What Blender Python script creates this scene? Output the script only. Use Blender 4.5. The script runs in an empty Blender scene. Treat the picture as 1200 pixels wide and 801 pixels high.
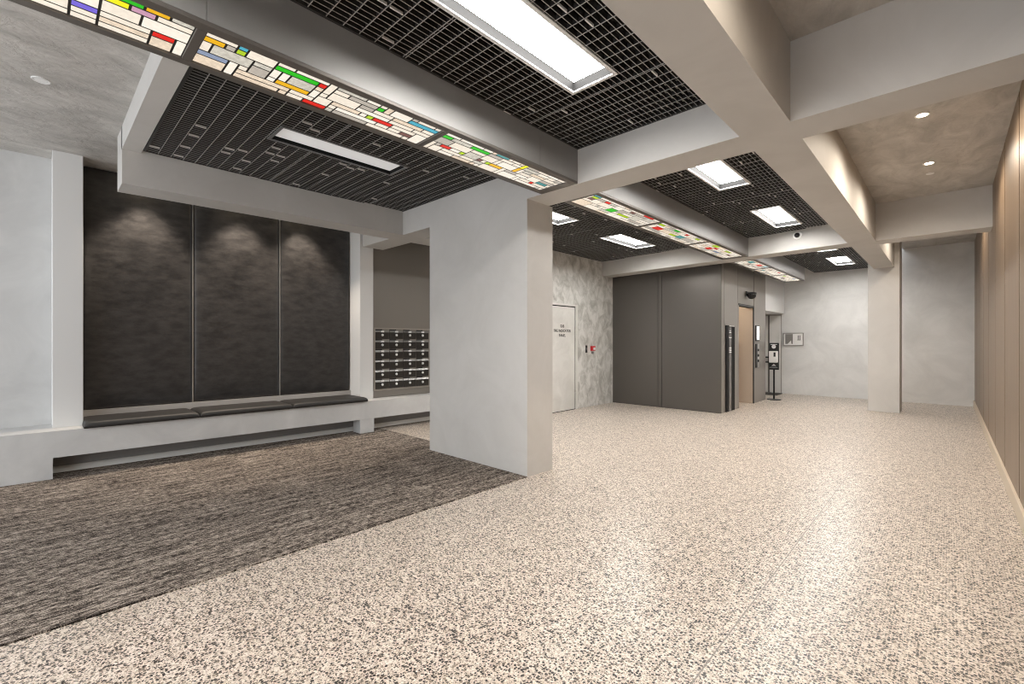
import bpy, bmesh, math, random
from mathutils import Vector, Matrix
R = math.radians
sc = bpy.context.scene
col = sc.collection
random.seed(7)

# ------------------------------------------------------------------ materials
MATS = {}
def mat(name, color=(.5, .5, .5), rough=.5, metal=0.0, spec=.5, emit=None, estr=0.0):
    if name in MATS: return MATS[name]
    m = bpy.data.materials.new(name); m.use_nodes = True
    b = m.node_tree.nodes['Principled BSDF']
    b.inputs['Base Color'].default_value = (*color, 1)
    b.inputs['Roughness'].default_value = rough
    b.inputs['Metallic'].default_value = metal
    b.inputs['Specular IOR Level'].default_value = spec
    if emit:
        b.inputs['Emission Color'].default_value = (*emit, 1)
        b.inputs['Emission Strength'].default_value = estr
    MATS[name] = m
    return m

def N(nt, t, **kw):
    n = nt.nodes.new(t)
    for k, v in kw.items():
        if k.startswith('i_'): n.inputs[k[2:].replace('_', ' ')].default_value = v
        else: setattr(n, k, v)
    return n

def ramp(nt, stops, interp='LINEAR'):
    n = nt.nodes.new('ShaderNodeValToRGB'); cr = n.color_ramp; cr.interpolation = interp
    while len(cr.elements) > 1: cr.elements.remove(cr.elements[-1])
    cr.elements[0].position = stops[0][0]; cr.elements[0].color = (*stops[0][1], 1)
    for p, c in stops[1:]:
        e = cr.elements.new(p); e.color = (*c, 1)
    return n

def plaster(name, c0, c1, scale=2.2, bump=.15, rough=.55, stretch=(1, 1, 1), detail=6, lo=.35, hi=.68):
    """troweled plaster: cloudy two-tone mottling with a soft bump"""
    m = mat(name, c0, rough); nt = m.node_tree; b = nt.nodes['Principled BSDF']
    tc = N(nt, 'ShaderNodeTexCoord'); mp = N(nt, 'ShaderNodeMapping'); mp.inputs['Scale'].default_value = stretch
    nt.links.new(tc.outputs['Object'], mp.inputs['Vector'])
    n1 = N(nt, 'ShaderNodeTexNoise', i_Scale=scale, i_Detail=detail, i_Roughness=.62, i_Distortion=.8)
    nt.links.new(mp.outputs[0], n1.inputs['Vector'])
    r = ramp(nt, [(lo, c0), (hi, c1)])
    nt.links.new(n1.outputs['Fac'], r.inputs[0]); nt.links.new(r.outputs[0], b.inputs['Base Color'])
    n2 = N(nt, 'ShaderNodeTexNoise', i_Scale=scale * 2.2, i_Detail=5, i_Roughness=.6, i_Distortion=.5)
    nt.links.new(mp.outputs[0], n2.inputs['Vector'])
    bp = N(nt, 'ShaderNodeBump', i_Strength=bump, i_Distance=.03)
    nt.links.new(n2.outputs['Fac'], bp.inputs['Height']); nt.links.new(bp.outputs[0], b.inputs['Normal'])
    return m

P_WALL = plaster('plaster_pale', (.50, .50, .495), (.60, .60, .59), 1.6, .04, .5)
P_FAR = plaster('plaster_far', (.62, .61, .59), (.74, .73, .71), 1.6, .04, .5)
P_BEAM = plaster('plaster_beam', (.50, .485, .46), (.56, .545, .52), 1.4, .04, .55)
P_CEIL = plaster('plaster_ceiling', (.38, .362, .335), (.56, .535, .50), 4.5, .8, .6, (1, .5, 1))  # mottling deepened in place of grazing light on the rough relief
P_FIRE = plaster('plaster_polished', (.40, .395, .365), (.68, .675, .65), 5.5, .05, .3, (1, 1, .75), 8, .36, .6)
P_WHITE = mat('white_paint', (.70, .70, .69), .5)
BLACKVOID = mat('black_void_paint', (.012, .012, .012), .8)
DARKSTEEL = mat('dark_clad_metal', (.115, .105, .095), .36, .55)
SATIN = mat('satin_strip_metal', (.33, .325, .315), .5, .45)
BRONZE = mat('dark_bronze', (.17, .155, .14), .45, .5)
BLACKMET = mat('black_metal', (.015, .015, .015), .35, .2)
LEAD = mat('lead_came', (.02, .018, .015), .6)
WHITEMET = mat('white_powder_coat', (.75, .75, .74), .35)
ALU = mat('brushed_aluminium', (.62, .62, .61), .3, .9)
GREYPL = mat('grey_plastic', (.2, .2, .2), .4)
REDPL = mat('red_plastic', (.55, .02, .03), .35)
GLASSDK = mat('dark_glass', (.02, .02, .022), .08)
GRILLE = mat('grille_black', (.03, .029, .028), .5, .2)
BLADE_EDGE_LIT = mat('grille_blade_edge_lit', (.36, .355, .345), .4, .2)  # black blades' bottom edges painted paler, as if lit from the floor
CLIP = mat('grille_clip_steel', (.72, .71, .69), .4, .2)
BEIGE = mat('beige_lift_steel', (.52, .44, .36), .35, .25)
PANELGREY = mat('mail_wall_laminate', (.20, .185, .165), .42, .2)
DOORPAINT = plaster('door_paint', (.60, .59, .56), (.70, .69, .66), 2.5, .02, .4)
DIFF = mat('lit_diffuser', (.9, .9, .9), .5, emit=(1, .975, .94), estr=21.0)
DIFFOFF_GLOW = mat('unlit_diffuser_glow', (.72, .72, .71), .45, emit=(1, 1, 1), estr=.13)  # lamp is off; weak emission stands in for light bounced off the floor
WARM = mat('warm_lamp_lens', (.9, .8, .6), .4, emit=(1, .80, .52), estr=30.0)
SCREEN = mat('lit_screen', (.8, .8, .8), .3, emit=(1, 1, 1), estr=.6)

def make_leather():
    m = mat('charcoal_leather', (.03, .03, .03), .42); nt = m.node_tree; b = nt.nodes['Principled BSDF']
    tc = N(nt, 'ShaderNodeTexCoord'); mp = N(nt, 'ShaderNodeMapping'); mp.inputs['Scale'].default_value = (1, 1, 2.2)
    nt.links.new(tc.outputs['Object'], mp.inputs['Vector'])
    n1 = N(nt, 'ShaderNodeTexNoise', i_Scale=7.0, i_Detail=7, i_Roughness=.6)
    nt.links.new(mp.outputs[0], n1.inputs['Vector'])
    r = ramp(nt, [(.35, (.022, .021, .021)), (.7, (.047, .044, .042))])
    nt.links.new(n1.outputs['Fac'], r.inputs[0]); nt.links.new(r.outputs[0], b.inputs['Base Color'])
    r2 = ramp(nt, [(.3, (.36,) * 3), (.7, (.5,) * 3)])
    nt.links.new(n1.outputs['Fac'], r2.inputs[0]); nt.links.new(r2.outputs[0], b.inputs['Roughness'])
    bp = N(nt, 'ShaderNodeBump', i_Strength=.12, i_Distance=.02)
    nt.links.new(n1.outputs['Fac'], bp.inputs['Height']); nt.links.new(bp.outputs[0], b.inputs['Normal'])
    return m
LEATHER = make_leather()
CUSHION = mat('taupe_seat_leather', (.021, .020, .019), .55)

def make_terrazzo():
    m = mat('terrazzo', (.7, .6, .5), .3); nt = m.node_tree; b = nt.nodes['Principled BSDF']
    tc = N(nt, 'ShaderNodeTexCoord')
    wob = N(nt, 'ShaderNodeTexNoise', i_Scale=100.0, i_Detail=2)
    nt.links.new(tc.outputs['Object'], wob.inputs['Vector'])
    add = N(nt, 'ShaderNodeMixRGB', blend_type='ADD'); add.inputs[0].default_value = .007
    nt.links.new(tc.outputs['Object'], add.inputs[1]); nt.links.new(wob.outputs['Color'], add.inputs[2])
    base = (.655, .57, .49)
    def chips(scale, stops, edge):
        v = N(nt, 'ShaderNodeTexVoronoi', voronoi_dimensions='2D', feature='F1'); v.inputs['Scale'].default_value = scale
        nt.links.new(add.outputs[0], v.inputs['Vector'])
        sep = N(nt, 'ShaderNodeSeparateColor'); nt.links.new(v.outputs['Color'], sep.inputs[0])
        r = ramp(nt, stops, 'CONSTANT'); nt.links.new(sep.outputs[0], r.inputs[0])
        # a chip's own size is random: it ends where its cell distance passes green * edge
        mul = N(nt, 'ShaderNodeMath', operation='MULTIPLY_ADD'); mul.inputs[1].default_value = edge; mul.inputs[2].default_value = .22
        nt.links.new(sep.outputs[1], mul.inputs[0])
        lt = N(nt, 'ShaderNodeMath', operation='LESS_THAN')
        nt.links.new(v.outputs['Distance'], lt.inputs[0]); nt.links.new(mul.outputs[0], lt.inputs[1])
        return r, lt
    r1, m1 = chips(80, [(0, (.73, .655, .58)), (.22, (.50, .42, .345)), (.34, (.26, .205, .16)), (.46, (.10, .078, .06)), (.64, (.022, .018, .015))], .34)
    r2, m2 = chips(160, [(0, (.68, .60, .52)), (.30, (.43, .355, .29)), (.58, (.17, .135, .11)), (.78, (.06, .048, .04))], .27)
    x2 = N(nt, 'ShaderNodeMixRGB'); x2.inputs[1].default_value = (*base, 1)
    nt.links.new(m2.outputs[0], x2.inputs[0]); nt.links.new(r2.outputs[0], x2.inputs[2])
    x1 = N(nt, 'ShaderNodeMixRGB')
    nt.links.new(m1.outputs[0], x1.inputs[0]); nt.links.new(x2.outputs[0], x1.inputs[1]); nt.links.new(r1.outputs[0], x1.inputs[2])
    # slab joints every 0.6 m, and one darker movement joint running down the hall
    sx = N(nt, 'ShaderNodeSeparateXYZ'); nt.links.new(tc.outputs['Object'], sx.inputs[0])
    def line(out, off, pitch, half):
        a = N(nt, 'ShaderNodeMath', operation='ADD'); a.inputs[1].default_value = off + 60 * pitch
        nt.links.new(out, a.inputs[0])
        md = N(nt, 'ShaderNodeMath', operation='MODULO'); md.inputs[1].default_value = pitch
        nt.links.new(a.outputs[0], md.inputs[0])
        l = N(nt, 'ShaderNodeMath', operation='LESS_THAN'); l.inputs[1].default_value = half * 2
        nt.links.new(md.outputs[0], l.inputs[0]); return l
    jy = line(sx.outputs[1], -.376, .6, .0016); jx = line(sx.outputs[0], .148, .585, .0016)
    mx = N(nt, 'ShaderNodeMath', operation='MAXIMUM'); nt.links.new(jy.outputs[0], mx.inputs[0]); nt.links.new(jx.outputs[0], mx.inputs[1])
    fade = N(nt, 'ShaderNodeMath', operation='MULTIPLY'); fade.inputs[1].default_value = .55; nt.links.new(mx.outputs[0], fade.inputs[0])
    x3 = N(nt, 'ShaderNodeMixRGB'); x3.inputs[2].default_value = (.62, .56, .50, 1)
    nt.links.new(fade.outputs[0], x3.inputs[0]); nt.links.new(x1.outputs[0], x3.inputs[1])
    jd = line(sx.outputs[0], .735, 40, .003)
    x4 = N(nt, 'ShaderNodeMixRGB'); x4.inputs[2].default_value = (.22, .19, .165, 1)
    nt.links.new(jd.outputs[0], x4.inputs[0]); nt.links.new(x3.outputs[0], x4.inputs[1])
    nt.links.new(x4.outputs[0], b.inputs['Base Color'])
    b.inputs['Roughness'].default_value = .34
    return m
TERRAZZO = make_terrazzo()

def make_carpet():
    m = mat('carpet_loop', (.1, .09, .08), .95, spec=.1); nt = m.node_tree; b = nt.nodes['Principled BSDF']
    tc = N(nt, 'ShaderNodeTexCoord')
    def streak(sx, sy, detail, seed):
        mp = N(nt, 'ShaderNodeMapping'); mp.inputs['Scale'].default_value = (sx, sy, 1); mp.inputs['Location'].default_value = (seed, seed * 2, 0)
        nt.links.new(tc.outputs['Object'], mp.inputs['Vector'])
        n = N(nt, 'ShaderNodeTexNoise', noise_dimensions='2D', i_Scale=1.0, i_Detail=detail, i_Roughness=.75)
        nt.links.new(mp.outputs[0], n.inputs['Vector']); return n
    a = streak(80, 24, 4, 0); c = streak(17, 2.6, 3, 5); d = streak(240, 150, 2, 9)
    m1 = N(nt, 'ShaderNodeMath', operation='MULTIPLY_ADD'); m1.inputs[1].default_value = .46
    nt.links.new(a.outputs['Fac'], m1.inputs[0])
    k1 = N(nt, 'ShaderNodeMath', operation='MULTIPLY'); k1.inputs[1].default_value = .22; nt.links.new(c.outputs['Fac'], k1.inputs[0])
    nt.links.new(k1.outputs[0], m1.inputs[2])
    m2 = N(nt, 'ShaderNodeMath', operation='MULTIPLY_ADD'); m2.inputs[1].default_value = .32
    nt.links.new(d.outputs['Fac'], m2.inputs[0]); nt.links.new(m1.outputs[0], m2.inputs[2])
    r = ramp(nt, [(.415, (.014, .011, .010)), (.47, (.062, .050, .042)), (.515, (.17, .142, .120)), (.575, (.46, .40, .345))])
    nt.links.new(m2.outputs[0], r.inputs[0]); nt.links.new(r.outputs[0], b.inputs['Base Color'])
    bp = N(nt, 'ShaderNodeBump', i_Strength=.5, i_Distance=.006)
    nt.links.new(m2.outputs[0], bp.inputs['Height']); nt.links.new(bp.outputs[0], b.inputs['Normal'])
    return m
CARPET = make_carpet()

def make_board():
    m = mat('tan_wall_board', (.36, .27, .195), .42); nt = m.node_tree; b = nt.nodes['Principled BSDF']
    tc = N(nt, 'ShaderNodeTexCoord'); mp = N(nt, 'ShaderNodeMapping'); mp.inputs['Scale'].default_value = (1, 22, .6)
    nt.links.new(tc.outputs['Object'], mp.inputs['Vector'])
    n = N(nt, 'ShaderNodeTexNoise', i_Scale=2.0, i_Detail=4); nt.links.new(mp.outputs[0], n.inputs['Vector'])
    r = ramp(nt, [(.3, (.165, .115, .074)), (.7, (.225, .16, .107))]); nt.links.new(n.outputs['Fac'], r.inputs[0])
    nt.links.new(r.outputs[0], b.inputs['Base Color']); return m
BOARD = make_board()
SKIRT_BEIGE = mat('beige_skirting', (.52, .44, .34), .45)

GL = {}
def glass(key, c, e, tex=0.0):
    m = mat('backlit_glass_' + key, c, .25, emit=c, estr=e * .37); nt = m.node_tree; b = nt.nodes['Principled BSDF']
    b.inputs['Base Color'].default_value = (*[x * .3 for x in c], 1)
    tc = N(nt, 'ShaderNodeTexCoord'); n = N(nt, 'ShaderNodeTexNoise', i_Scale=60.0, i_Detail=3)
    nt.links.new(tc.outputs['Object'], n.inputs['Vector'])
    lo = 1 - tex
    r = ramp(nt, [(.35, tuple(x * lo for x in c)), (.65, c)])
    nt.links.new(n.outputs['Fac'], r.inputs[0]); nt.links.new(r.outputs[0], b.inputs['Emission Color'])
    GL[key] = m
glass('w', (1, .90, .76), 1.0, .16); glass('w2', (.78, .74, .64), .95, .4); glass('w3', (1, .83, .64), .95, .3)
glass('w4', (1, .92, .80), 1.05, .12); glass('w5', (.66, .60, .52), .8, .2)
glass('g', (.03, .55, .02), 1.0, .05); glass('r', (.85, .03, .02), .9, .1); glass('y', (.95, .9, .02), 1.0, .05)
glass('o', (.95, .52, .02), .95, .1); glass('p', (.22, .16, .80), .9, .1); glass('pk', (.75, .42, .58), .8, .1)
glass('b', (.33, .40, .55), .85, .1); glass('c', (.10, .52, .68), .9, .2); glass('l', (.50, .72, .03), .9, .1)
glass('t', (.12, .42, .42), .8, .2); glass('m', (.28, .14, .12), .8, .2)
GLK = list(GL)

# ------------------------------------------------------------------ mesh helpers
SK = .04
def sk(v): return (v[0] + SK * (v[1] - 3.385), v[1], v[2])

class MB:
    """collects shapes and links them as one mesh object"""
    def __init__(s, skew=False): s.v = []; s.f = []; s.m = []; s.skew = skew
    def add(s, vs, fs, mi=0):
        b = len(s.v); s.v += [sk(p) if s.skew else tuple(p) for p in vs]
        for f in fs: s.f.append([b + i for i in f]); s.m.append(mi)
    def box(s, x0, x1, y0, y1, z0, z1, mi=0):
        s.add([(x0, y0, z0), (x1, y0, z0), (x1, y1, z0), (x0, y1, z0), (x0, y0, z1), (x1, y0, z1), (x1, y1, z1), (x0, y1, z1)],
              [(0, 3, 2, 1), (4, 5, 6, 7), (0, 1, 5, 4), (1, 2, 6, 5), (2, 3, 7, 6), (3, 0, 4, 7)], mi); return s
    def prism(s, poly, z0, z1, mi=0):
        n = len(poly)
        s.add([(x, y, z0) for x, y in poly] + [(x, y, z1) for x, y in poly],
              [tuple(range(n - 1, -1, -1)), tuple(range(n, 2 * n))] + [(i, (i + 1) % n, n + (i + 1) % n, n + i) for i in range(n)], mi); return s
    def lathe(s, prof, c=(0, 0, 0), axis='z', n=24, mi=0):
        """prof: (radius, height) pairs turned about an axis through c"""
        vs = []; fs = []
        for r, h in prof:
            for i in range(n):
                a = 2 * math.pi * i / n; u, w = r * math.cos(a), r * math.sin(a)
                if axis == 'z': vs.append((c[0] + u, c[1] + w, c[2] + h))
                elif axis == 'x': vs.append((c[0] + h, c[1] + u, c[2] + w))
                else: vs.append((c[0] + w, c[1] + h, c[2] + u))
        for k in range(len(prof) - 1):
            for i in range(n):
                j = (i + 1) % n
                fs.append((k * n + i, k * n + j, (k + 1) * n + j, (k + 1) * n + i))
        fs.append(tuple(range(n - 1, -1, -1))); fs.append(tuple((len(prof) - 1) * n + i for i in range(n)))
        s.add(vs, fs, mi); return s
    def build(s, name, mats, parent=None, bevel=0, seg=2, smooth=False):
        me = bpy.data.meshes.new(name); me.from_pydata(s.v, [], s.f)
        for m in (mats if isinstance(mats, (list, tuple)) else [mats]): me.materials.append(m)
        for p, mi in zip(me.polygons, s.m): p.material_index = mi; p.use_smooth = smooth
        bm = bmesh.new(); bm.from_mesh(me); bmesh.ops.recalc_face_normals(bm, faces=bm.faces[:]); bm.to_mesh(me); bm.free()
        o = bpy.data.objects.new(name, me); col.objects.link(o)
        if parent is not None:
            o.parent = parent; o.matrix_parent_inverse = Matrix.Translation(-parent.location)
        if bevel:
            md = o.modifiers.new('edge', 'BEVEL'); md.width = bevel; md.segments = seg; md.limit_method = 'ANGLE'; md.angle_limit = R(40)
        return o

def tag(o, label, cat, group=None, kind=None):
    o['label'] = label; o['category'] = cat
    if group: o['group'] = group
    if kind: o['kind'] = kind
    return o
def struct(o, label, cat): return tag(o, label, cat, kind='structure')
def thing(name, loc, label, cat, group=None):
    e = bpy.data.objects.new(name, None); e.location = loc; e.empty_display_size = .1; col.objects.link(e)
    return tag(e, label, cat, group)
def bx(*a, skew=False): return MB(skew).box(*a)

S = 2.78      # underside of the beams
G = 3.09      # level of the grille ceilings
C = 3.30      # plaster ceiling slab
TOP = 3.60

# ------------------------------------------------------------------ the setting
struct(bx(-9.5, .6, -3.2, 14.4, -.12, 0).build('floor', TERRAZZO), 'speckled cream terrazzo floor of the lobby', 'floor')
struct(bx(-9.5, -5.6, -3.2, 9, C, TOP).build('ceiling', P_CEIL), 'rough grey plaster ceiling above the bench side', 'ceiling')
struct(bx(-5.6, -2.845, -3.2, .56, C, TOP).build('ceiling', P_CEIL), 'grey plaster ceiling with the unlit white downlight', 'ceiling')
struct(bx(-.74, .6, -3.2, 8.3, C, TOP).build('ceiling', P_CEIL), 'warm plaster ceiling over the corridor with the lit downlights', 'ceiling')
struct(bx(-.74, .6, 8.3, 14.4, 3.45, TOP).build('ceiling', P_CEIL), 'plaster ceiling at the far end of the corridor', 'ceiling')
v = MB(); v.box(-2.845, -1.05, -3.2, 14.4, 3.36, TOP); v.box(-5.6, -2.845, .56, 14.4, 3.36, TOP)
struct(v.build('ceiling', BLACKVOID), 'black painted void above the grille ceilings', 'ceiling')

# walls
struct(bx(-7.1, -6.77, -3.2, 6.0, 0, C, skew=True).build('wall_left', P_WALL), 'pale blue grey plaster wall behind the bench', 'wall')
struct(bx(-6.768, -6.47, 3.603, 5.98, .478, C, skew=True).build('wall_mail', PANELGREY), 'grey brown panelled wall holding the letterboxes', 'wall')
struct(bx(-6.6, -5.42, 5.7, 5.95, 0, TOP).build('wall_alcove', P_WALL), 'plaster return wall hidden behind the big column', 'wall')
struct(bx(-5.75, -5.42, 5.9, 9.3, 0, TOP).build('wall_service', P_FIRE), 'mottled polished plaster wall with the service door', 'wall')
struct(bx(-3.9, .6, 13.52, 13.8, 0, TOP).build('wall_far', P_FAR), 'pale plaster wall at the far end', 'wall')

# right wall: boards with open joints over a backing
w = MB(); w.box(.413, .6, -3.2, 14.0, 0, TOP, 1)
ys = [-3.2, -2.21, -.96, .29, 1.54, 2.79, 4.04, 5.28, 6.53, 7.80, 8.98, 10.24, 11.48, 12.6, 13.5]
for a, b_ in zip(ys[:-1], ys[1:]): (w.box(.40, .425, a + .017, b_ - .017, .13, 3.44), w.box(.404, .425, b_ - .017, b_ + .017, .13, 3.44, 1))
struct(w.build('wall_right', [BOARD, BLACKVOID]), 'tall tan boarded wall along the corridor', 'wall')
struct(bx(.38, .425, -3.2, 13.52, 0, .13).build('baseboard_right', SKIRT_BEIGE, bevel=.004), 'beige skirting below the tan boarded wall', 'skirting')

# beams
struct(bx(-1.05, -.74, -3.2, 11.3, S, TOP).build('ceiling_beam', P_BEAM), 'long plaster beam running down the hall between grille ceiling and corridor', 'beam')
b1 = MB(); b1.box(-6.35, -1.05, 3.385, 3.725, S, TOP)
struct(b1.build('ceiling_beam', P_BEAM), 'plaster cross beam resting on the big column', 'beam')
struct(bx(-.74, .40, 3.385, 3.725, S, TOP).build('ceiling_beam', P_BEAM), 'nearer plaster cross beam over the corridor', 'beam')
b2 = MB(); b2.prism([(-5.42, 8.50), (-1.05, 8.13), (-1.05, 8.48), (-5.42, 8.85)], S, TOP)
struct(b2.build('ceiling_beam', P_BEAM), 'plaster cross beam with the small dome camera', 'beam')
struct(bx(-.74, .40, 8.2, 8.55, S, TOP).build('ceiling_beam', P_BEAM), 'farther plaster cross beam over the corridor', 'beam')
struct(bx(-5.60, -5.26, .53, 3.384, S, TOP, skew=True).build('ceiling_beam', P_BEAM), 'pale plaster beam above the carpet in front of the upholstered wall', 'beam')
struct(bx(-5.42, -2.845, .53, .665, G, TOP).build('ceiling_beam', P_BEAM), 'short plaster edge beam closing the nearest grille bay', 'beam')

struct(bx(-5.60, -5.26, 3.726, 5.7, S, TOP, skew=True).build('ceiling_beam', P_BEAM), 'short plaster beam behind the big column above the letterboxes', 'beam')
# columns and pilasters
struct(bx(-4.663, -3.035, 3.385, 3.79, 0, S).build('column', P_BEAM), 'broad pale plaster column between carpet and terrazzo', 'column')
struct(bx(-1.14, -.66, 11.3, 11.85, 0, TOP).build('column', P_BEAM, bevel=.006), 'slim plaster column in front of the far wall', 'column')
struct(bx(-6.77, -6.43, .107, .335, .475, C, skew=True).build('column', P_WHITE, bevel=.004), 'white pilaster beside the first upholstered panel', 'column')
struct(bx(-6.77, -6.43, 3.385, 3.6, .475, C, skew=True).build('column', P_WHITE, bevel=.004), 'white pilaster between bench cushions and letterboxes', 'column')

# carpet
tag(MB().prism([(-6.60, -3.2), (-3.03, -3.2), (-3.03, 3.383), (-4.666, 3.383), (-4.666, 3.70), (-6.60, 3.70)], 0.0005, .008).build('carpet', CARPET), 'brown grey streaked carpet between the bench and the terrazzo', 'carpet')

# lift block ------------------------------------------------------------------
LX, LY = -3.09, 8.92
lw = MB()
for x0, x1 in ((-5.42, -4.355), (-4.345, -4.275), (-4.265, LX)): lw.box(x0, x1, LY, LY + .03, 0, TOP)
lw.box(-5.42, LX - .03, LY + .03, LY + .1, 0, TOP, 1)
struct(lw.build('wall_lift_side', [DARKSTEEL, BLACKVOID]), 'dark bronze metal panelled side of the lift block', 'wall')
lf = MB()
lf.box(LX - .03, LX, LY + .03, 9.08, 0, TOP); lf.box(LX - .03, LX, 9.09, 9.86, 0, TOP); lf.box(LX - .03, LX, 9.87, 9.93, 0, TOP)
lf.box(LX - .03, LX, 9.93, 10.9, 2.10, TOP); lf.box(LX - .03, LX, 10.94, 11.81, 0, TOP)
lf.box(LX - .12, LX - .03, LY + .1, 9.93, 0, TOP, 1); lf.box(LX - .12, LX - .03, 9.93, 10.9, 2.10, TOP, 1); lf.box(LX - .12, LX - .03, 10.96, 11.78, 0, TOP, 1)
lf.box(LX - .012, LX + .006, 10.898, 10.94, 0, 2.14, 2); lf.box(LX - .03, LX + .006, 9.90, 10.94, 2.10, 2.14, 2)
struct(lf.build('wall_lift_front', [mat('lift_front_metal', (.34, .32, .295), .4, .5), BLACKVOID, BLACKMET]), 'grey metal front of the lift block around the lift opening', 'wall')
li = MB(); li.box(-4.2, LX - .012, 10.9, 10.95, 0, 2.46); li.box(-4.2, LX - .03, 9.88, 9.93, 0, 2.46); li.box(-4.25, -4.2, 9.88, 10.95, 0, 2.46); li.box(-4.2, LX - .12, 9.93, 10.9, 2.42, 2.46)
struct(li.build('wall_lift_car', BEIGE), 'beige lining of the open lift car', 'wall')
struct(bx(-5.42, LX - .12, 11.70, 11.81, 0, TOP).build('wall_lift_rear', P_WALL), 'rear wall of the lift block', 'wall')
t = thing('lift_car_light', (-3.7, 10.4, 2.42), 'round ceiling lamp inside the open lift car', 'ceiling light')
MB().lathe([(.16, 0), (.16, -.02), (.14, -.03)], (-3.7, 10.4, 2.419), 'z', 24).build('lens', mat('lift_lamp', (.9, .9, .85), .4, emit=(1, .9, .76), estr=14.0), t)
# bulkhead and recess beyond the lift
struct(bx(-4.6, LX, 11.815, 13.52, 2.09, TOP).build('wall_bulkhead', P_WHITE, bevel=.004), 'white bulkhead above the recess beside the lift', 'wall')
struct(bx(-4.7, -4.6, 11.81, 13.8, 0, TOP).build('wall_recess', P_WALL), 'back wall of the recess beside the lift', 'wall')
d = thing('door_2', (-3.6, 13.5, 0), 'pale door with black bar handle in the recess beside the lift', 'door'); d['kind'] = 'structure'
bx(-3.43, -3.17, 13.495, 13.515, .02, 2.04).build('door_leaf', mat('recess_door_white', (.66, .64, .61), .4), d)
bx(-4.2, -3.47, 13.495, 13.515, .02, 2.04).build('door_leaf', MATS['recess_door_white'], d)
bx(-3.47, -3.43, 13.49, 13.515, .02, 2.06).build('frame', BRONZE, d)
f = MB(); f.box(-3.17, -3.15, 13.50, 13.519, 0, 2.08); f.box(-4.2, -3.15, 13.50, 13.519, 2.04, 2.08); f.build('frame', mat('door_trim_grey', (.36, .34, .32), .4), d)
h = MB()
for z in (.93, .80): h.box(-3.9, -3.36, 13.43, 13.46, z, z + .035); h.box(-3.88, -3.84, 13.45, 13.495, z, z + .035); h.box(-3.41, -3.38, 13.45, 13.495, z, z + .035)
h.build('handle', BLACKMET, d, bevel=.003)
tag(bx(-4.1, -3.12, 12.9, 13.47, .0005, .012).build('door_mat', mat('charcoal_mat', (.05, .047, .043), .9)), 'dark flat mat on the floor of the recess beside the lift', 'mat')

# bench ------------------------------------------------------------------------
t = thing('bench', (-6.4, 1.8, 0), 'long white built-in plaster bench below the upholstered wall panels', 'bench')
bx(-6.767, -6.2, -3.2, 5.7, .213, .475, skew=True).build('bench_slab', P_WALL, t)
bx(-6.767, -6.2, -3.2, .107, .008, .213, skew=True).build('end_block', P_WALL, t)
bx(-6.42, -6.205, 3.27, 3.49, .008, .213, skew=True).build('support_leg', P_WALL, t, bevel=.004)
bx(-6.48, -6.46, .107, 5.7, .012, .075, skew=True).build('skirting_strip', mat('skirting_pale', (.60, .60, .58), .45), t)
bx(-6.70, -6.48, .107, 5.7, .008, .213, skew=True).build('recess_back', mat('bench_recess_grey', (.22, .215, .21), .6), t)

pn = ['nearest the white pilaster at the open end', 'in the middle', 'next to the letterbox side pilaster']
py = [.345, 1.345, 2.355, 3.375]
def pillow(x0, x1, y0, y1, z0, z1, power, axis, ny=10, nz=16):
    """a flat cushion whose outer face swells and whose edge rolls back"""
    mb = MB(True); vs = []; fs = []
    def prof(a): return (1 - abs(2 * a - 1) ** power) ** .5
    for j in range(nz + 1):
        for i in range(ny + 1):
            # denser towards the edges
            a = .5 - .5 * math.cos(math.pi * i / ny); b = .5 - .5 * math.cos(math.pi * j / nz)
            k = prof(a) * prof(b)
            if axis == 'x': vs.append((x0 + (x1 - x0) * .35 + (x1 - x0) * .65 * k, y0 + (y1 - y0) * a, z0 + (z1 - z0) * b))
            else: vs.append((x0 + (x1 - x0) * b, y0 + (y1 - y0) * a, z0 + (z1 - z0) * .35 + (z1 - z0) * .65 * k))
    for j in range(nz):
        for i in range(ny):
            q = j * (ny + 1) + i; fs.append((q, q + 1, q + ny + 2, q + ny + 1))
    rim = [i for i in range(ny)] + [ny + j * (ny + 1) for j in range(nz)] + [nz * (ny + 1) + ny - i for i in range(ny)] + [(nz - j) * (ny + 1) for j in range(nz)]
    base = len(vs)
    for q in rim:
        x, y, z = vs[q]; vs.append((x0, y, z) if axis == 'x' else (x, y, z0))
    n = len(rim)
    for i in range(n): fs.append((rim[i], rim[(i + 1) % n], base + (i + 1) % n, base + i))
    fs.append(tuple(base + i for i in range(n)))
    mb.add(vs, fs); return mb
for i in range(3):
    o = pillow(-6.768, -6.715, py[i] + .006, py[i + 1] - .006, .60, 3.285, 8, 'x', 18, 34).build('upholstered_panel', LEATHER, smooth=True)
    tag(o, 'tall charcoal upholstered wall panel ' + pn[i], 'wall panel', 'upholstered wall panels')
cn = ['nearest the open end of the bench', 'in the middle of the bench', 'at the letterbox end of the bench']
cy = [.325, 1.305, 2.33, 3.375]
for i in range(3):
    o = pillow(-6.715, -6.165, cy[i] + .003, cy[i + 1] - .003, .476, .542, 22, 'z', 24, 20).build('seat_cushion', CUSHION, smooth=True)
    tag(o, 'long flat taupe leather seat cushion ' + cn[i], 'cushion', 'bench cushions')
for k, y in enumerate((.340, 1.345, 2.355)):
    struct(bx(-6.77, -6.722, y - .005, y + .005, .60, 3.28, skew=True).build('trim_%d' % (k + 1), ALU),
           'thin metal trim ' + ('edging the first upholstered panel', 'between the first and middle upholstered panels', 'between the middle and last upholstered panels')[k], 'trim')
struct(bx(-6.77, -6.72, .335, 3.385, .476, .597, skew=True).build('trim_4', mat('pale_trim', (.42, .40, .38), .4)), 'pale rail under the upholstered wall panels', 'trim')

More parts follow.
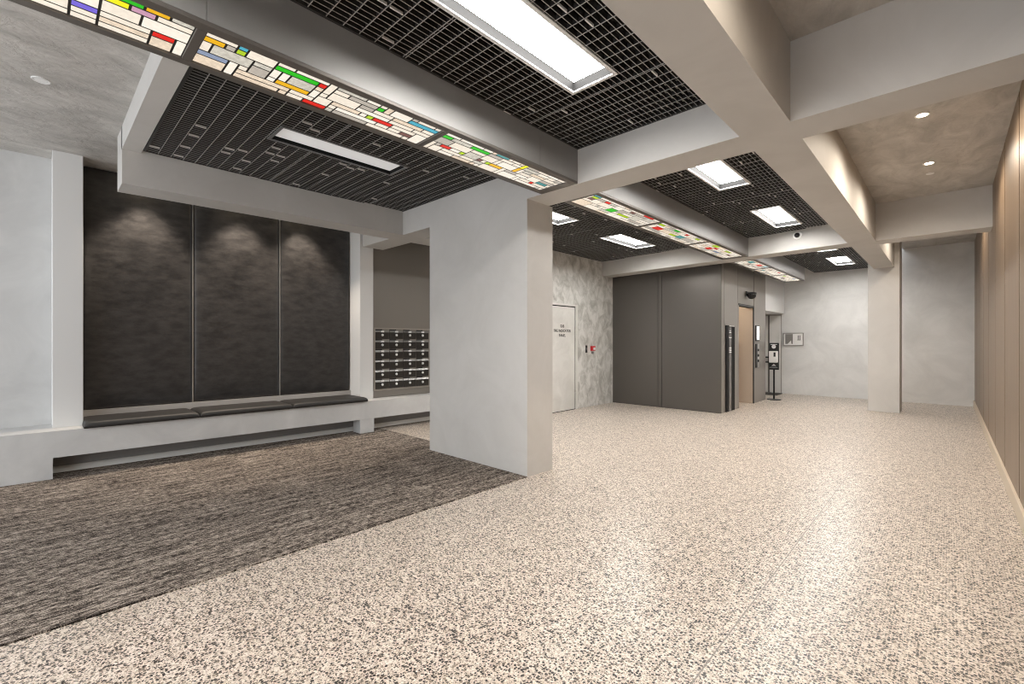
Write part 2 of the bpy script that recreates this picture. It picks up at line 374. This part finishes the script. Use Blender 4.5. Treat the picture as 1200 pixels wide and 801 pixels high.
# letterboxes -------------------------------------------------------------------
XM = -6.47
fr = MB(True)
fr.box(XM, XM + .012, 3.625, 3.648, .585, 1.575); fr.box(XM, XM + .012, 3.648, 5.2, 1.55, 1.575); fr.box(XM, XM + .012, 3.648, 5.2, .585, .605)
struct(fr.build('trim_5', mat('mail_frame', (.30, .28, .25), .4, .4)), 'metal surround of the letterbox bank', 'trim')
for k, y in enumerate((4.66,)):
    struct(bx(XM, XM + .004, y - .004, y + .004, 1.58, C - .02, skew=True).build('trim_6', BLACKVOID), 'panel joint above the letterbox bank', 'trim')
BOXDK = mat('letterbox_dark', (.035, .033, .031), .33, .4)
FLAP = mat('letterbox_flap_steel', (.21, .205, .195), .3, .7)
rows = ['top', 'second', 'third', 'fourth', 'fifth', 'bottom']
cols = ['beside the white pilaster', 'second along from the white pilaster', 'third along from the white pilaster', 'cut by the edge of the big column']
src = None
def letterbox(loc):
    r = bpy.data.objects.new('letterbox', None); r.location = loc; r.empty_display_size = .05; col.objects.link(r)
    x = 0
    def loc_build(mb, n, m, bev=0):
        o = mb.build(n, m, None, bev); o.parent = r; return o
    loc_build(MB().box(-.05, .008, -.121, .121, -.075, .030), 'door', BOXDK, .003)
    # sloping flap above the door
    fl = MB(); fl.add([(-.05, -.121, .034), (.014, -.121, .034), (.002, -.121, .060), (-.05, -.121, .060), (-.05, .121, .034), (.014, .121, .034), (.002, .121, .060), (-.05, .121, .060)],
                      [(0, 3, 2, 1), (4, 5, 6, 7), (0, 1, 5, 4), (1, 2, 6, 5), (2, 3, 7, 6), (3, 0, 4, 7)])
    loc_build(fl, 'flap', FLAP)
    loc_build(MB().box(.0, .019, -.026, .026, .030, .056), 'number_plate', WHITEMET)
    loc_build(MB().lathe([(.020, 0), (.020, .010), (.015, .015)], (.008, 0, -.012), 'x', 14), 'lock', WHITEMET)
    loc_build(MB().box(-.05, .0, -.121, .121, .060, .079), 'slot', BLACKVOID)
    return r
for ri in range(6):
    for ci in range(4):
        y = 3.77 + .2475 * ci; z = 1.472 - .1565 * ri
        L = sk((XM, y, z))
        if src is None: o = src = letterbox(L)
        else:
            o = src.copy(); col.objects.link(o); o.location = L
            for ch in src.children:
                c = ch.copy(); col.objects.link(c); c.parent = o
        tag(o, 'dark metal letterbox in the %s row, %s' % (rows[ri], cols[ci]), 'letterbox', 'letterboxes beside the bench')

# ------------------------------------------------------------------ grille ceilings
def grille(x0, x1, y0, y1, holes, label, px=.040, py_=.0955, joints=1.146, nclip=24, seed=1):
    rnd = random.Random(seed); mb = MB(); th = .0016; h = .032
    def spans(a, b, cuts):
        cuts = sorted(cuts); out = []; p = a
        for c, d in cuts:
            if c > p: out.append((p, c))
            p = max(p, d)
        if p < b: out.append((p, b))
        return out
    nx = int((x1 - x0) / px)
    off = ((x1 - x0) - nx * px) / 2
    xs = [x0 + off + i * px for i in range(nx + 1)]
    for x in xs:
        for a, b in spans(y0, y1, [(hh[2], hh[3]) for hh in holes if hh[0] - .003 < x < hh[1] + .003]):
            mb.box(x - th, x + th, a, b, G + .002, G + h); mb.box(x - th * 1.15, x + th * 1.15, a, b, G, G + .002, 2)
    y = y0 + .01; n = 0; ysx = []
    while y < y1 - .01:
        ysx.append(y); n += 1
        if n % 4 == 0 and n % 12 == 0:
            ysx.append(y + .016); y += .016
        y += py_
    for yy in ysx:
        for a, b in spans(x0, x1, [(hh[0], hh[1]) for hh in holes if hh[2] - .003 < yy < hh[3] + .003]):
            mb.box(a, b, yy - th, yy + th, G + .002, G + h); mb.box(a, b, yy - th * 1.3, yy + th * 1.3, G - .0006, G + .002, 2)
    for hh in holes:   # border blades round each opening
        mb.box(hh[0] - .006, hh[0] - .001, hh[2], hh[3], G, G + h); mb.box(hh[1] + .001, hh[1] + .006, hh[2], hh[3], G, G + h)
    for a in ((x0, x0 + .018, y0, y1), (x1 - .018, x1, y0, y1), (x0 + .018, x1 - .018, y0, y0 + .018), (x0 + .018, x1 - .018, y1 - .018, y1)): mb.box(*a, G - .001, G + h + .004)
    k = 0
    while k < nclip:
        x = rnd.choice(xs); yy = rnd.choice(ysx[:-1])
        if any(hh[0] - .06 < x < hh[1] + .06 and hh[2] - .12 < yy < hh[3] + .02 for hh in holes): continue
        mb.box(x - .0045, x + .0045, yy + .010, yy + py_ - .010, G - .0016, G + .012, 1); k += 1
    o = mb.build('ceiling_grille', [GRILLE, CLIP, BLADE_EDGE_LIT]); tag(o, label, 'ceiling grille', 'black grille ceilings'); return o

INNER = mat('light_recess_grey', (.011, .011, .011), .8, spec=.1)
def led(x0, x1, y0, y1, label, lit=True, dep=.058):
    t = thing('ceiling_light', ((x0 + x1) / 2, (y0 + y1) / 2, G), label, 'ceiling light', 'recessed panel lights')
    fr = MB(); w_ = .024; z0, z1 = G - .006, G + dep + .01
    for a in ((x0, x0 + w_, y0, y1), (x1 - w_, x1, y0, y1), (x0 + w_, x1 - w_, y0, y0 + w_), (x0 + w_, x1 - w_, y1 - w_, y1)):
        fr.box(*a, z0, G + .002)
    e = .004
    for a in ((x0 + w_ - e, x0 + w_, y0, y1), (x1 - w_, x1 - w_ + e, y0, y1), (x0 + w_, x1 - w_, y0 + w_ - e, y0 + w_), (x0 + w_, x1 - w_, y1 - w_, y1 - w_ + e)):
        fr.box(*a, G + .002, z1, 1)
    fr.box(x0, x1, y0, y1, z1, z1 + .02, 1)
    fr.build('frame', [WHITEMET if lit else mat('grey_light_frame', (.14, .14, .14), .4), INNER], t)
    MB().box(x0 + w_ + .008, x1 - w_ - .008, y0 + w_ + .008, y1 - w_ - .008, G + dep, G + dep + .008).build('diffuser', DIFF if lit else DIFFOFF_GLOW, t)
    return (x0, x1, y0, y1)

h1 = led(-1.905, -1.545, 1.36, 2.605, 'largest lit panel light, in the nearest grille bay')
h0 = led(-1.905, -1.545, -1.0, .2, 'lit panel light in the nearest grille bay, overhead behind the largest one')
grille(-2.42, -1.05, -3.0, 3.385, [h0, h1], 'black egg-crate grille around the largest lit panel light', seed=3, nclip=34)
hb = led(-4.21, -3.87, 1.36, 2.56, 'unlit grey panel light in the grille above the carpet', lit=False, dep=.032)
grille(-5.30, -2.845, .67, 3.385, [hb], 'black egg-crate grille above the carpet with the unlit light', seed=4, nclip=44)
h2 = led(-1.905, -1.555, 4.2, 5.42, 'lit panel light just past the cross beam, right of the stained glass')
h3 = led(-1.905, -1.545, 6.55, 7.78, 'lit panel light nearest the dome camera')
g2 = grille(-2.42, -1.05, 3.725, 8.22, [h2, h3], 'black egg-crate grille holding two lit panels past the big column', seed=5, nclip=40)
h4 = led(-4.19, -3.80, 4.05, 5.36, 'lit panel light partly hidden by the big column edge')
h5 = led(-4.21, -3.80, 6.5, 7.72, 'lit panel light in the grille above the service door')
grille(-5.42, -2.845, 3.725, 8.47, [h4, h5], 'black egg-crate grille in front of the service door', seed=6, nclip=30)
h6 = led(-1.82, -1.49, 9.2, 10.42, 'lit panel light half hidden by the dome camera beam')
h7 = led(-1.84, -1.475, 11.3, 12.55, 'lit panel light nearest the far wall')
grille(-2.42, -1.05, 8.46, 13.52, [h6, h7], 'black egg-crate grille nearest the far wall', seed=8, nclip=50)
struct(bx(-5.42, LX, 8.8, LY, G, TOP).build('ceiling', BLACKVOID), 'dark slot between cross beam and lift block', 'ceiling')

# ------------------------------------------------------------------ stained glass light boxes
GX0, GX1 = -2.795, -2.475
def panel_pieces(y0, y1, coloured, seed, ncol=30):
    """leaded rectangles on a 7-row lattice: the coloured ones where the photo has them, pale ones between"""
    rnd = random.Random(seed); rowsn = 7; occ = [[None] * ncol for _ in range(rowsn)]; pcs = []
    for key, r0, r1, c0, c1 in coloured:
        ok = all(occ[r][c] is None for r in range(r0, r1 + 1) for c in range(c0, c1 + 1))
        if not ok: continue
        for r in range(r0, r1 + 1):
            for c in range(c0, c1 + 1): occ[r][c] = 1
        pcs.append((key, r0, r1, c0, c1))
    for c in range(ncol):
        for r in range(rowsn):
            if occ[r][c]: continue
            wmax = rnd.choice([1, 2, 3, 3, 4, 5, 6]); hmax = rnd.choice([1, 1, 1, 2, 2, 3] if wmax > 1 else [1, 2, 2, 3])
            w_ = 1
            while w_ < wmax and c + w_ < ncol and not occ[r][c + w_]: w_ += 1
            h_ = 1
            while h_ < hmax and r + h_ < rowsn and all(not occ[r + h_][c + i] for i in range(w_)): h_ += 1
            for i in range(h_):
                for j in range(w_): occ[r + i][c + j] = 1
            pcs.append((rnd.choice(['w', 'w', 'w', 'w4', 'w4', 'w2', 'w3', 'w5']), r, r + h_ - 1, c, c + w_ - 1))
    return pcs
def glass_panel(parent, y0, y1, coloured, seed):
    ncol = 30; mb = MB(); gp = .0052
    dy = (y1 - y0) / ncol; dx = (GX1 - GX0) / 7
    for key, r0, r1, c0, c1 in panel_pieces(y0, y1, coloured, seed):
        mb.box(GX0 + r0 * dx + gp, GX0 + (r1 + 1) * dx - gp, y0 + c0 * dy + gp, y0 + (c1 + 1) * dy - gp, S + .0092, S + .0106, GLK.index(key))
    g = mb.build('stained_glass', [GL[k] for k in GLK], parent)
    ld = MB(); ld.box(GX0 - .001, GX1 + .001, y0 - .001, y1 + .001, S + .0105, S + .02)
    o = ld.build('lead_came', LEAD, g); o.matrix_parent_inverse = Matrix()
    o.parent = g
    return g
def light_box(y0, y1, panels, label, seams=()):
    t = thing('stained_glass_light_box', ((GX0 + GX1) / 2, (y0 + y1) / 2, S), label, 'light box', 'stained glass light boxes')
    X0, X1 = -2.845, -2.42
    hs = MB(); cut = [y0] + list(seams) + [y1]
    for a, b in zip(cut[:-1], cut[1:]):
        hs.box(X0, X0 + .004, a + .0015, b - .0015, S + .022, 3.36); hs.box(X1 - .004, X1, a + .0015, b - .0015, S + .022, 3.36)
    hs.box(X0 + .006, X1 - .006, y0 + .01, y1 - .01, S + .021, S + .03)
    hs.box(X0, X1, y0, y0 + .004, S + .022, 3.36); hs.box(X0, X1, y1 - .004, y1, S + .022, 3.36)
    hs.build('housing', SATIN, t)
    fr = MB(); fr.box(X0, GX0, y0, y1, S, S + .022); fr.box(GX1, X1, y0, y1, S, S + .022)
    edges = [y0] + [q for p in panels for q in (p[0], p[1])] + [y1]
    for a, b in zip(edges[::2], edges[1::2]):
        if b > a: fr.box(GX0, GX1, a, b, S, S + .022)
    fr.build('frame', BRONZE, t, bevel=.002)
    for k, p in enumerate(panels): glass_panel(t, p[0], p[1], p[2], int(p[0] * 100) + k)
    return t
p0 = [('g', 6, 6, 21, 25), ('y', 5, 5, 18, 24), ('pk', 5, 5, 25, 26), ('o', 6, 6, 26, 27), ('r', 2, 2, 27, 28), ('p', 2, 2, 21, 22), ('w', 3, 4, 23, 25), ('w5', 1, 3, 22, 22),
      ('w', 0, 0, 23, 26), ('w3', 1, 1, 23, 26), ('w4', 0, 2, 26, 26), ('w2', 4, 4, 25, 29), ('w', 5, 5, 27, 29), ('c', 5, 5, 5, 8), ('r', 3, 3, 10, 11)]
p0 = [q for q in p0]
p1 = [('o', 5, 5, 0, 1), ('b', 2, 2, 0, 2), ('c', 6, 6, 3, 3), ('l', 5, 5, 3, 3), ('g', 5, 5, 7, 11), ('r', 5, 5, 12, 12), ('o', 2, 2, 8, 11), ('r', 0, 0, 12, 14),
      ('g', 5, 5, 20, 20), ('l', 2, 2, 20, 20), ('r', 2, 2, 21, 23), ('c', 5, 5, 25, 29), ('m', 1, 1, 26, 27), ('w3', 0, 1, 0, 2), ('w2', 3, 4, 1, 4), ('w5', 2, 3, 5, 6),
      ('w3', 0, 0, 4, 8), ('w', 6, 6, 0, 2), ('w5', 5, 5, 2, 2), ('w2', 4, 4, 5, 6), ('w4', 3, 4, 7, 7), ('w2', 3, 4, 9, 11), ('w', 4, 6, 13, 13), ('w', 3, 4, 14, 17), ('w4', 6, 6, 9, 12)]
p2 = [('g', 5, 5, 0, 1), ('r', 2, 2, 2, 3), ('l', 2, 2, 6, 6), ('g', 5, 5, 6, 9), ('t', 6, 6, 11, 13), ('m', 2, 2, 10, 10), ('l', 2, 2, 12, 12), ('o', 2, 2, 13, 15), ('y', 5, 6, 18, 18), ('o', 3, 4, 18, 18),
      ('r', 1, 1, 25, 25), ('t', 2, 2, 26, 28), ('w', 3, 4, 3, 6), ('w4', 3, 4, 14, 17)]
q0 = [('t', 6, 6, 0, 2), ('l', 5, 5, 1, 2), ('m', 4, 4, 1, 2), ('r', 5, 5, 6, 7), ('g', 2, 3, 11, 13), ('l', 2, 2, 16, 20), ('m', 5, 5, 17, 18), ('r', 6, 6, 22, 26)]
q1 = [('t', 5, 5, 0, 0), ('l', 5, 5, 1, 3), ('r', 2, 3, 3, 6), ('g', 5, 5, 10, 12), ('l', 2, 2, 13, 16), ('t', 2, 3, 17, 20), ('r', 5, 5, 17, 18), ('l', 5, 5, 24, 26)]
q2 = [('l', 5, 6, 6, 9), ('r', 2, 3, 8, 10), ('r', 4, 4, 10, 12), ('b', 2, 2, 15, 18), ('l', 5, 5, 17, 21), ('m', 3, 3, 24, 26)]
q3 = [('t', 4, 5, 4, 9), ('r', 4, 5, 17, 21), ('m', 2, 2, 12, 14), ('c', 5, 6, 25, 26)]
q4 = [('m', 4, 4, 8, 10), ('t', 2, 2, 5, 7), ('r', 5, 5, 20, 22)]
q5 = [('l', 4, 4, 4, 7), ('m', 2, 2, 12, 14), ('b', 5, 5, 19, 22)]
pm = [('r', 5, 5, 3, 5), ('g', 2, 2, 10, 13), ('y', 4, 4, 18, 20), ('c', 1, 1, 22, 25)]
light_box(-3.0, 3.383, [(-2.28, -.90, pm), (-.86, .505, p0), (.545, 1.91, p1), (1.955, 3.295, p2)], 'nearest and brightest coloured glass light box, ending over the big column', (-1.9, .53, 2.86))
light_box(3.728, 8.25, [(3.765, 5.16, q0), (5.21, 6.63, q1), (6.68, 8.17, q2)], 'middle stained glass light box, between the two cross beams', (5.72,))
light_box(8.62, 12.4, [(8.66, 9.80, q3), (9.84, 11.03, q4), (11.07, 12.35, q5)], 'farthest stained glass light box, past the lift', ())

# ------------------------------------------------------------------ downlights
def downlight(x, y, z, label, lit=True, watts=30, cone=168, color=(1, .87, .72), group=None, tilt=0, r=.05):
    t = thing('downlight', (x, y, z), label, 'downlight', group)
    MB().lathe([(r * .72, 0), (r * .72, -.004), (r, -.007), (r * 1.08, -.002), (r * 1.08, 0)], (x, y, z)).build('trim_ring', WHITEMET, t, smooth=False)
    MB().lathe([(r * .7, -.001), (r * .7, -.005)], (x, y, z)).build('lens', WARM if lit else WHITEMET, t)
    if lit:
        l = bpy.data.lights.new('downlight_lamp', 'SPOT'); l.energy = watts; l.color = color; l.spot_size = R(cone); l.spot_blend = .6; l.shadow_soft_size = .035
        o = bpy.data.objects.new('downlight_lamp', l); o.location = (0, 0, -.02); o.parent = t; col.objects.link(o)
    return t
WLAMP = 38
downlight(-.16, 5.26, C, 'lit warm downlight nearer the corridor cross beam', group='corridor downlights', watts=WLAMP)
downlight(-.15, 6.73, C, 'lit warm downlight beside the small unlit disc', group='corridor downlights', watts=WLAMP)
downlight(-.16, 1.75, C, 'lit warm downlight above the near end of the corridor', group='corridor downlights', watts=28)
downlight(-.16, 9.9, 3.45, 'lit warm downlight behind the farther corridor beam', group='corridor downlights', watts=WLAMP)
downlight(-.15, 7.15, C, 'small unlit white disc on the corridor ceiling', lit=False, r=.035)
downlight(-4.876, .02, C, 'unlit white round downlight in the plaster ceiling by the stained glass', lit=False, r=.05)
for k, (y, nm) in enumerate(((.85, 'first'), (1.85, 'second'), (2.62, 'third'))):
    x = sk((-6.42, y, 0))[0]
    downlight(x, y, C, 'warm downlight washing the %s upholstered panel from above' % ('near', 'middle', 'last')[k], group='bench downlights', watts=62, cone=80, color=(1, .85, .70))

# ------------------------------------------------------------------ service door, call point, switch
d = thing('door_1', (-5.41, 7.1, 0), 'pale service door with black lettering in the polished plaster wall', 'door'); d['kind'] = 'structure'
bx(-5.43, -5.412, 6.55, 7.47, .012, 2.04).build('door_leaf', DOORPAINT, d, bevel=.002)
fm = MB(); fm.box(-5.425, -5.405, 6.45, 6.52, 0, 2.10); fm.box(-5.425, -5.405, 7.49, 7.56, 0, 2.10); fm.box(-5.425, -5.405, 6.52, 7.49, 2.06, 2.10)
fm.build('frame', DOORPAINT, d, bevel=.002)
gp = MB(); gp.box(-5.424, -5.4185, 6.52, 7.49, 2.04, 2.062); gp.box(-5.424, -5.4185, 7.47, 7.492, 0, 2.06); gp.box(-5.424, -5.4165, 6.5, 7.5, 0, .014)
gp.build('gap', BLACKVOID, d)
for z in (.28, 1.72):
    MB().lathe([(.011, -.06), (.011, .06)], (-5.402, 7.482, z), 'z', 12).build('hinge', ALU, d)
MB().lathe([(.022, 0), (.022, .012), (.014, .02)], (-5.412, 6.62, 1.02), 'x', 16).build('lock', ALU, d)
def text(body, size, loc, rot, m, name, parent=None, al='CENTER'):
    cu = bpy.data.curves.new(name, 'FONT'); cu.body = body; cu.size = size; cu.align_x = al; cu.align_y = 'CENTER'; cu.extrude = .0006
    cu.materials.append(m); cu.offset = .0015
    o = bpy.data.objects.new(name, cu); o.location = loc; o.rotation_euler = rot; col.objects.link(o)
    if parent is not None: o.parent = parent; o.matrix_parent_inverse = Matrix.Translation(-parent.location)
    return o
INK = mat('black_lettering', (.02, .02, .02), .5)
for s_, z in (('SUB', 1.655), ('FIRE INDICATOR', 1.565), ('PANEL', 1.475)):
    text(s_, .072, (-5.4105, 7.06, z), (R(90), 0, R(90)), INK, 'lettering', d)
tg = thing('fire_alarm_switch', (-5.42, 8.09, 1.2), 'red fire call point beside the black switch plate', 'alarm')
bx(-5.42, -5.375, 8.03, 8.16, 1.165, 1.265).build('housing', REDPL, tg, bevel=.006)
bx(-5.376, -5.37, 8.08, 8.145, 1.185, 1.235).build('glass_plate', WHITEMET, tg)
bx(-5.42, -5.39, 8.075, 8.12, 1.10, 1.15).build('key_box', GREYPL, tg, bevel=.003)
tg = thing('switch_plate', (-5.42, 7.88, 1.2), 'narrow black switch plate beside the service door', 'switch')
bx(-5.42, -5.408, 7.855, 7.91, 1.13, 1.28).build('plate', BLACKMET, tg, bevel=.002)
bx(-5.408, -5.402, 7.872, 7.893, 1.19, 1.23).build('button', GREYPL, tg)

# ------------------------------------------------------------------ lift fittings
LXD = LX + .002
tg = thing('directory_board', (LX, 9.39, 0), 'tall black and grey directory board beside the lift opening', 'sign')
BOARDBLK = mat('directory_black', (.008, .008, .008), .6, spec=.2)
bx(LXD, LX + .02, 9.15, 9.30, .004, 1.67).build('side_panel', BOARDBLK, tg)
bx(LXD, LX + .02, 9.47, 9.63, .004, 1.67).build('side_panel', BOARDBLK, tg)
bx(LXD, LX + .014, 9.30, 9.47, .004, 1.67).build('centre_panel', mat('directory_grey', (.22, .215, .21), .25, .5), tg)
ln = MB()
for z, a, b in ((1.655, 9.31, 9.60), (1.56, 9.32, 9.42), (1.53, 9.32, 9.44), (1.43, 9.31, 9.46), (1.23, 9.31, 9.45), (1.20, 9.31, 9.45), (1.17, 9.31, 9.45), (1.14, 9.31, 9.45)):
    ln.box(LX + .014, LX + (.0225 if z > 1.6 else .0155), a, b, z, z + .014)
ln.build('lettering', WHITEMET, tg)
tg = thing('lift_indicator', (LX, 11.14, 1.55), 'white lit lift indicator screen above the call panel', 'display')
bx(LX, LX + .018, 11.03, 11.27, 1.37, 1.72).build('casing', BLACKMET, tg, bevel=.003)
bx(LX + .018, LX + .02, 11.08, 11.25, 1.40, 1.70).build('screen', SCREEN, tg)
tg = thing('lift_call_panel', (LX, 11.14, 1.0), 'black lift call panel with round steel buttons', 'control panel')
bx(LX, LX + .018, 11.03, 11.13, .78, 1.31).build('plate', BLACKMET, tg, bevel=.003)
bx(LX, LX + .012, 11.13, 11.28, .78, 1.31).build('steel_strip', ALU, tg, bevel=.003)
for z in (.93, 1.05, 1.17): MB().lathe([(.03, 0), (.03, .012), (.024, .016)], (LX + .012, 11.2, z), 'x', 16).build('button', BLACKMET, tg)
tg = thing('security_camera', (LX, 10.43, 2.32), 'small black security camera above the lift opening', 'camera')
bx(LX, LX + .02, 10.36, 10.50, 2.33, 2.42).build('bracket', BLACKMET, tg, bevel=.003)
MB().lathe([(.0, -.085), (.05, -.075), (.078, -.045), (.088, 0), (.088, .02)], (LX + .10, 10.43, 2.34), 'z', 24).build('dome', GLASSDK, tg, smooth=True)
MB().lathe([(.092, .02), (.095, .045), (.05, .06)], (LX + .10, 10.43, 2.34), 'z', 24).build('shroud', BLACKMET, tg)
tg = thing('dome_camera', (-1.69, 8.18, 3.0), 'small round dome camera on the plaster cross beam', 'camera')
MB().lathe([(.062, 0), (.062, -.018), (.045, -.03)], (-1.69, 8.187, 3.005), 'y', 24).build('ring', WHITEMET, tg)
MB().lathe([(.040, -.028), (.034, -.05), (.018, -.064), (.0, -.068)], (-1.69, 8.187, 3.005), 'y', 24).build('lens', GLASSDK, tg, smooth=True)

# sanitiser stand
DX, DY = -2.946, 11.95
tg = thing('sanitiser_stand', (DX, DY, 0), 'black floor stand holding a white hand sanitiser dispenser beside the lift', 'dispenser stand')
MB().lathe([(.15, 0), (.15, .010), (.14, .016), (.03, .020)], (DX, DY, 0), 'z', 32).build('base', BLACKMET, tg)
MB().lathe([(.02, .018), (.02, .72)], (DX, DY, 0), 'z', 16).build('pole', BLACKMET, tg)
# camera sees the board square-on: it faces the entrance
bd = MB(); bd.box(DX - .105, DX + .105, DY - .015, DY + .01, .70, 1.33); bd.build('board', BLACKMET, tg, bevel=.012)
bx(DX - .08, DX + .09, DY - .115, DY - .015, .87, 1.14).build('dispenser', mat('dispenser_white', (.82, .81, .80), .3), tg, bevel=.014)
bx(DX + .02, DX + .06, DY - .118, DY - .113, 1.01, 1.11).build('level_window', BLACKMET, tg)
bx(DX - .07, DX + .08, DY - .11, DY - .015, .745, .765).build('drip_tray', GREYPL, tg, bevel=.004)
sy = MB(); sy.lathe([(.045, 0), (.045, -.003)], (DX, DY - .015, 1.24), 'y', 20); sy.box(DX - .07, DX + .07, DY - .018, DY - .015, 1.285, 1.30)
sy.add([(DX - .05, DY - .018, .79), (DX + .05, DY - .018, .79), (DX, DY - .018, .84), (DX - .05, DY - .015, .79), (DX + .05, DY - .015, .79), (DX, DY - .015, .84)],
       [(0, 1, 2), (5, 4, 3), (0, 3, 4, 1), (1, 4, 5, 2), (2, 5, 3, 0)])
sy.build('symbol', WHITEMET, tg)

# framed print on the far wall
FY = 13.52
tg = thing('wall_frame', (-2.885, FY, 1.25), 'small framed grey and white notice on the far wall', 'picture frame')
x0, x1, z0, z1 = -3.12, -2.65, 1.25, 1.585
fr = MB(); w_ = .025
fr.box(x0, x1, FY - .03, FY, z0, z0 + w_); fr.box(x0, x1, FY - .03, FY, z1 - w_ * .6, z1); fr.box(x0, x0 + w_, FY - .03, FY, z0 + w_, z1 - w_ * .6); fr.box(x1 - w_, x1, FY - .03, FY, z0 + w_, z1 - w_ * .6)
fr.build('frame', mat('pewter_frame', (.36, .34, .32), .4, .4), tg, bevel=.003)
bx(x0 + w_, x1 - w_, FY - .016, FY - .004, z0 + w_, z1 - .015).build('mount', mat('paper_white', (.82, .80, .78), .6), tg)
bx(x0 + .055, x0 + .225, FY - .018, FY - .016, z0 + .05, z1 - .03).build('grey_print', mat('print_grey', (.22, .205, .19), .5), tg)
tr = MB(); tr.add([(x0 + .11, FY - .019, z0 + .05), (x0 + .195, FY - .019, z0 + .05), (x0 + .185, FY - .019, z0 + .14), (x0 + .11, FY - .017, z0 + .05), (x0 + .195, FY - .017, z0 + .05), (x0 + .185, FY - .017, z0 + .14)],
                  [(0, 1, 2), (5, 4, 3), (0, 3, 4, 1), (1, 4, 5, 2), (2, 5, 3, 0)])
tr.build('white_shape', MATS['paper_white'], tg)
mk = MB()
for a in (.335, .372): mk.box(x0 + a, x0 + a + .018, FY - .018, FY - .016, z0 + .16, z0 + .27)
mk.box(x0 + .325, x0 + .40, FY - .018, FY - .016, z0 + .145, z0 + .16)
mk.build('pictogram', mat('print_dark', (.09, .085, .08), .5), tg)

# ------------------------------------------------------------------ daylight from the open shopfront behind, camera
wd = bpy.data.worlds.new('daylight'); sc.world = wd; wd.use_nodes = True
bg = wd.node_tree.nodes['Background']; bg.inputs[0].default_value = (.93, .96, 1.0, 1); bg.inputs[1].default_value = 1.5

cam = bpy.data.cameras.new('camera'); co = bpy.data.objects.new('camera', cam); col.objects.link(co)
cam.sensor_width = 36; cam.lens = 533.3 / 1200 * 36; cam.clip_start = .05; cam.clip_end = 100
co.location = (0, 0, 1.35); co.rotation_euler = (R(90), 0, math.atan(511 / 533.3))
sc.camera = co

sc.view_settings.view_transform = 'Standard'; sc.view_settings.look = 'None'
sc.view_settings.gamma = 1; sc.view_settings.use_curve_mapping = False
sc.view_settings.exposure = 1.2
sc.cycles.use_denoising = True; sc.cycles.denoising_prefilter = 'NONE'; sc.cycles.denoising_input_passes = 'RGB_ALBEDO_NORMAL'
sc.cycles.filter_width = 1.1
sc.cycles.max_bounces = 10; sc.cycles.diffuse_bounces = 6; sc.cycles.glossy_bounces = 5
sc.cycles.sample_clamp_indirect = 6
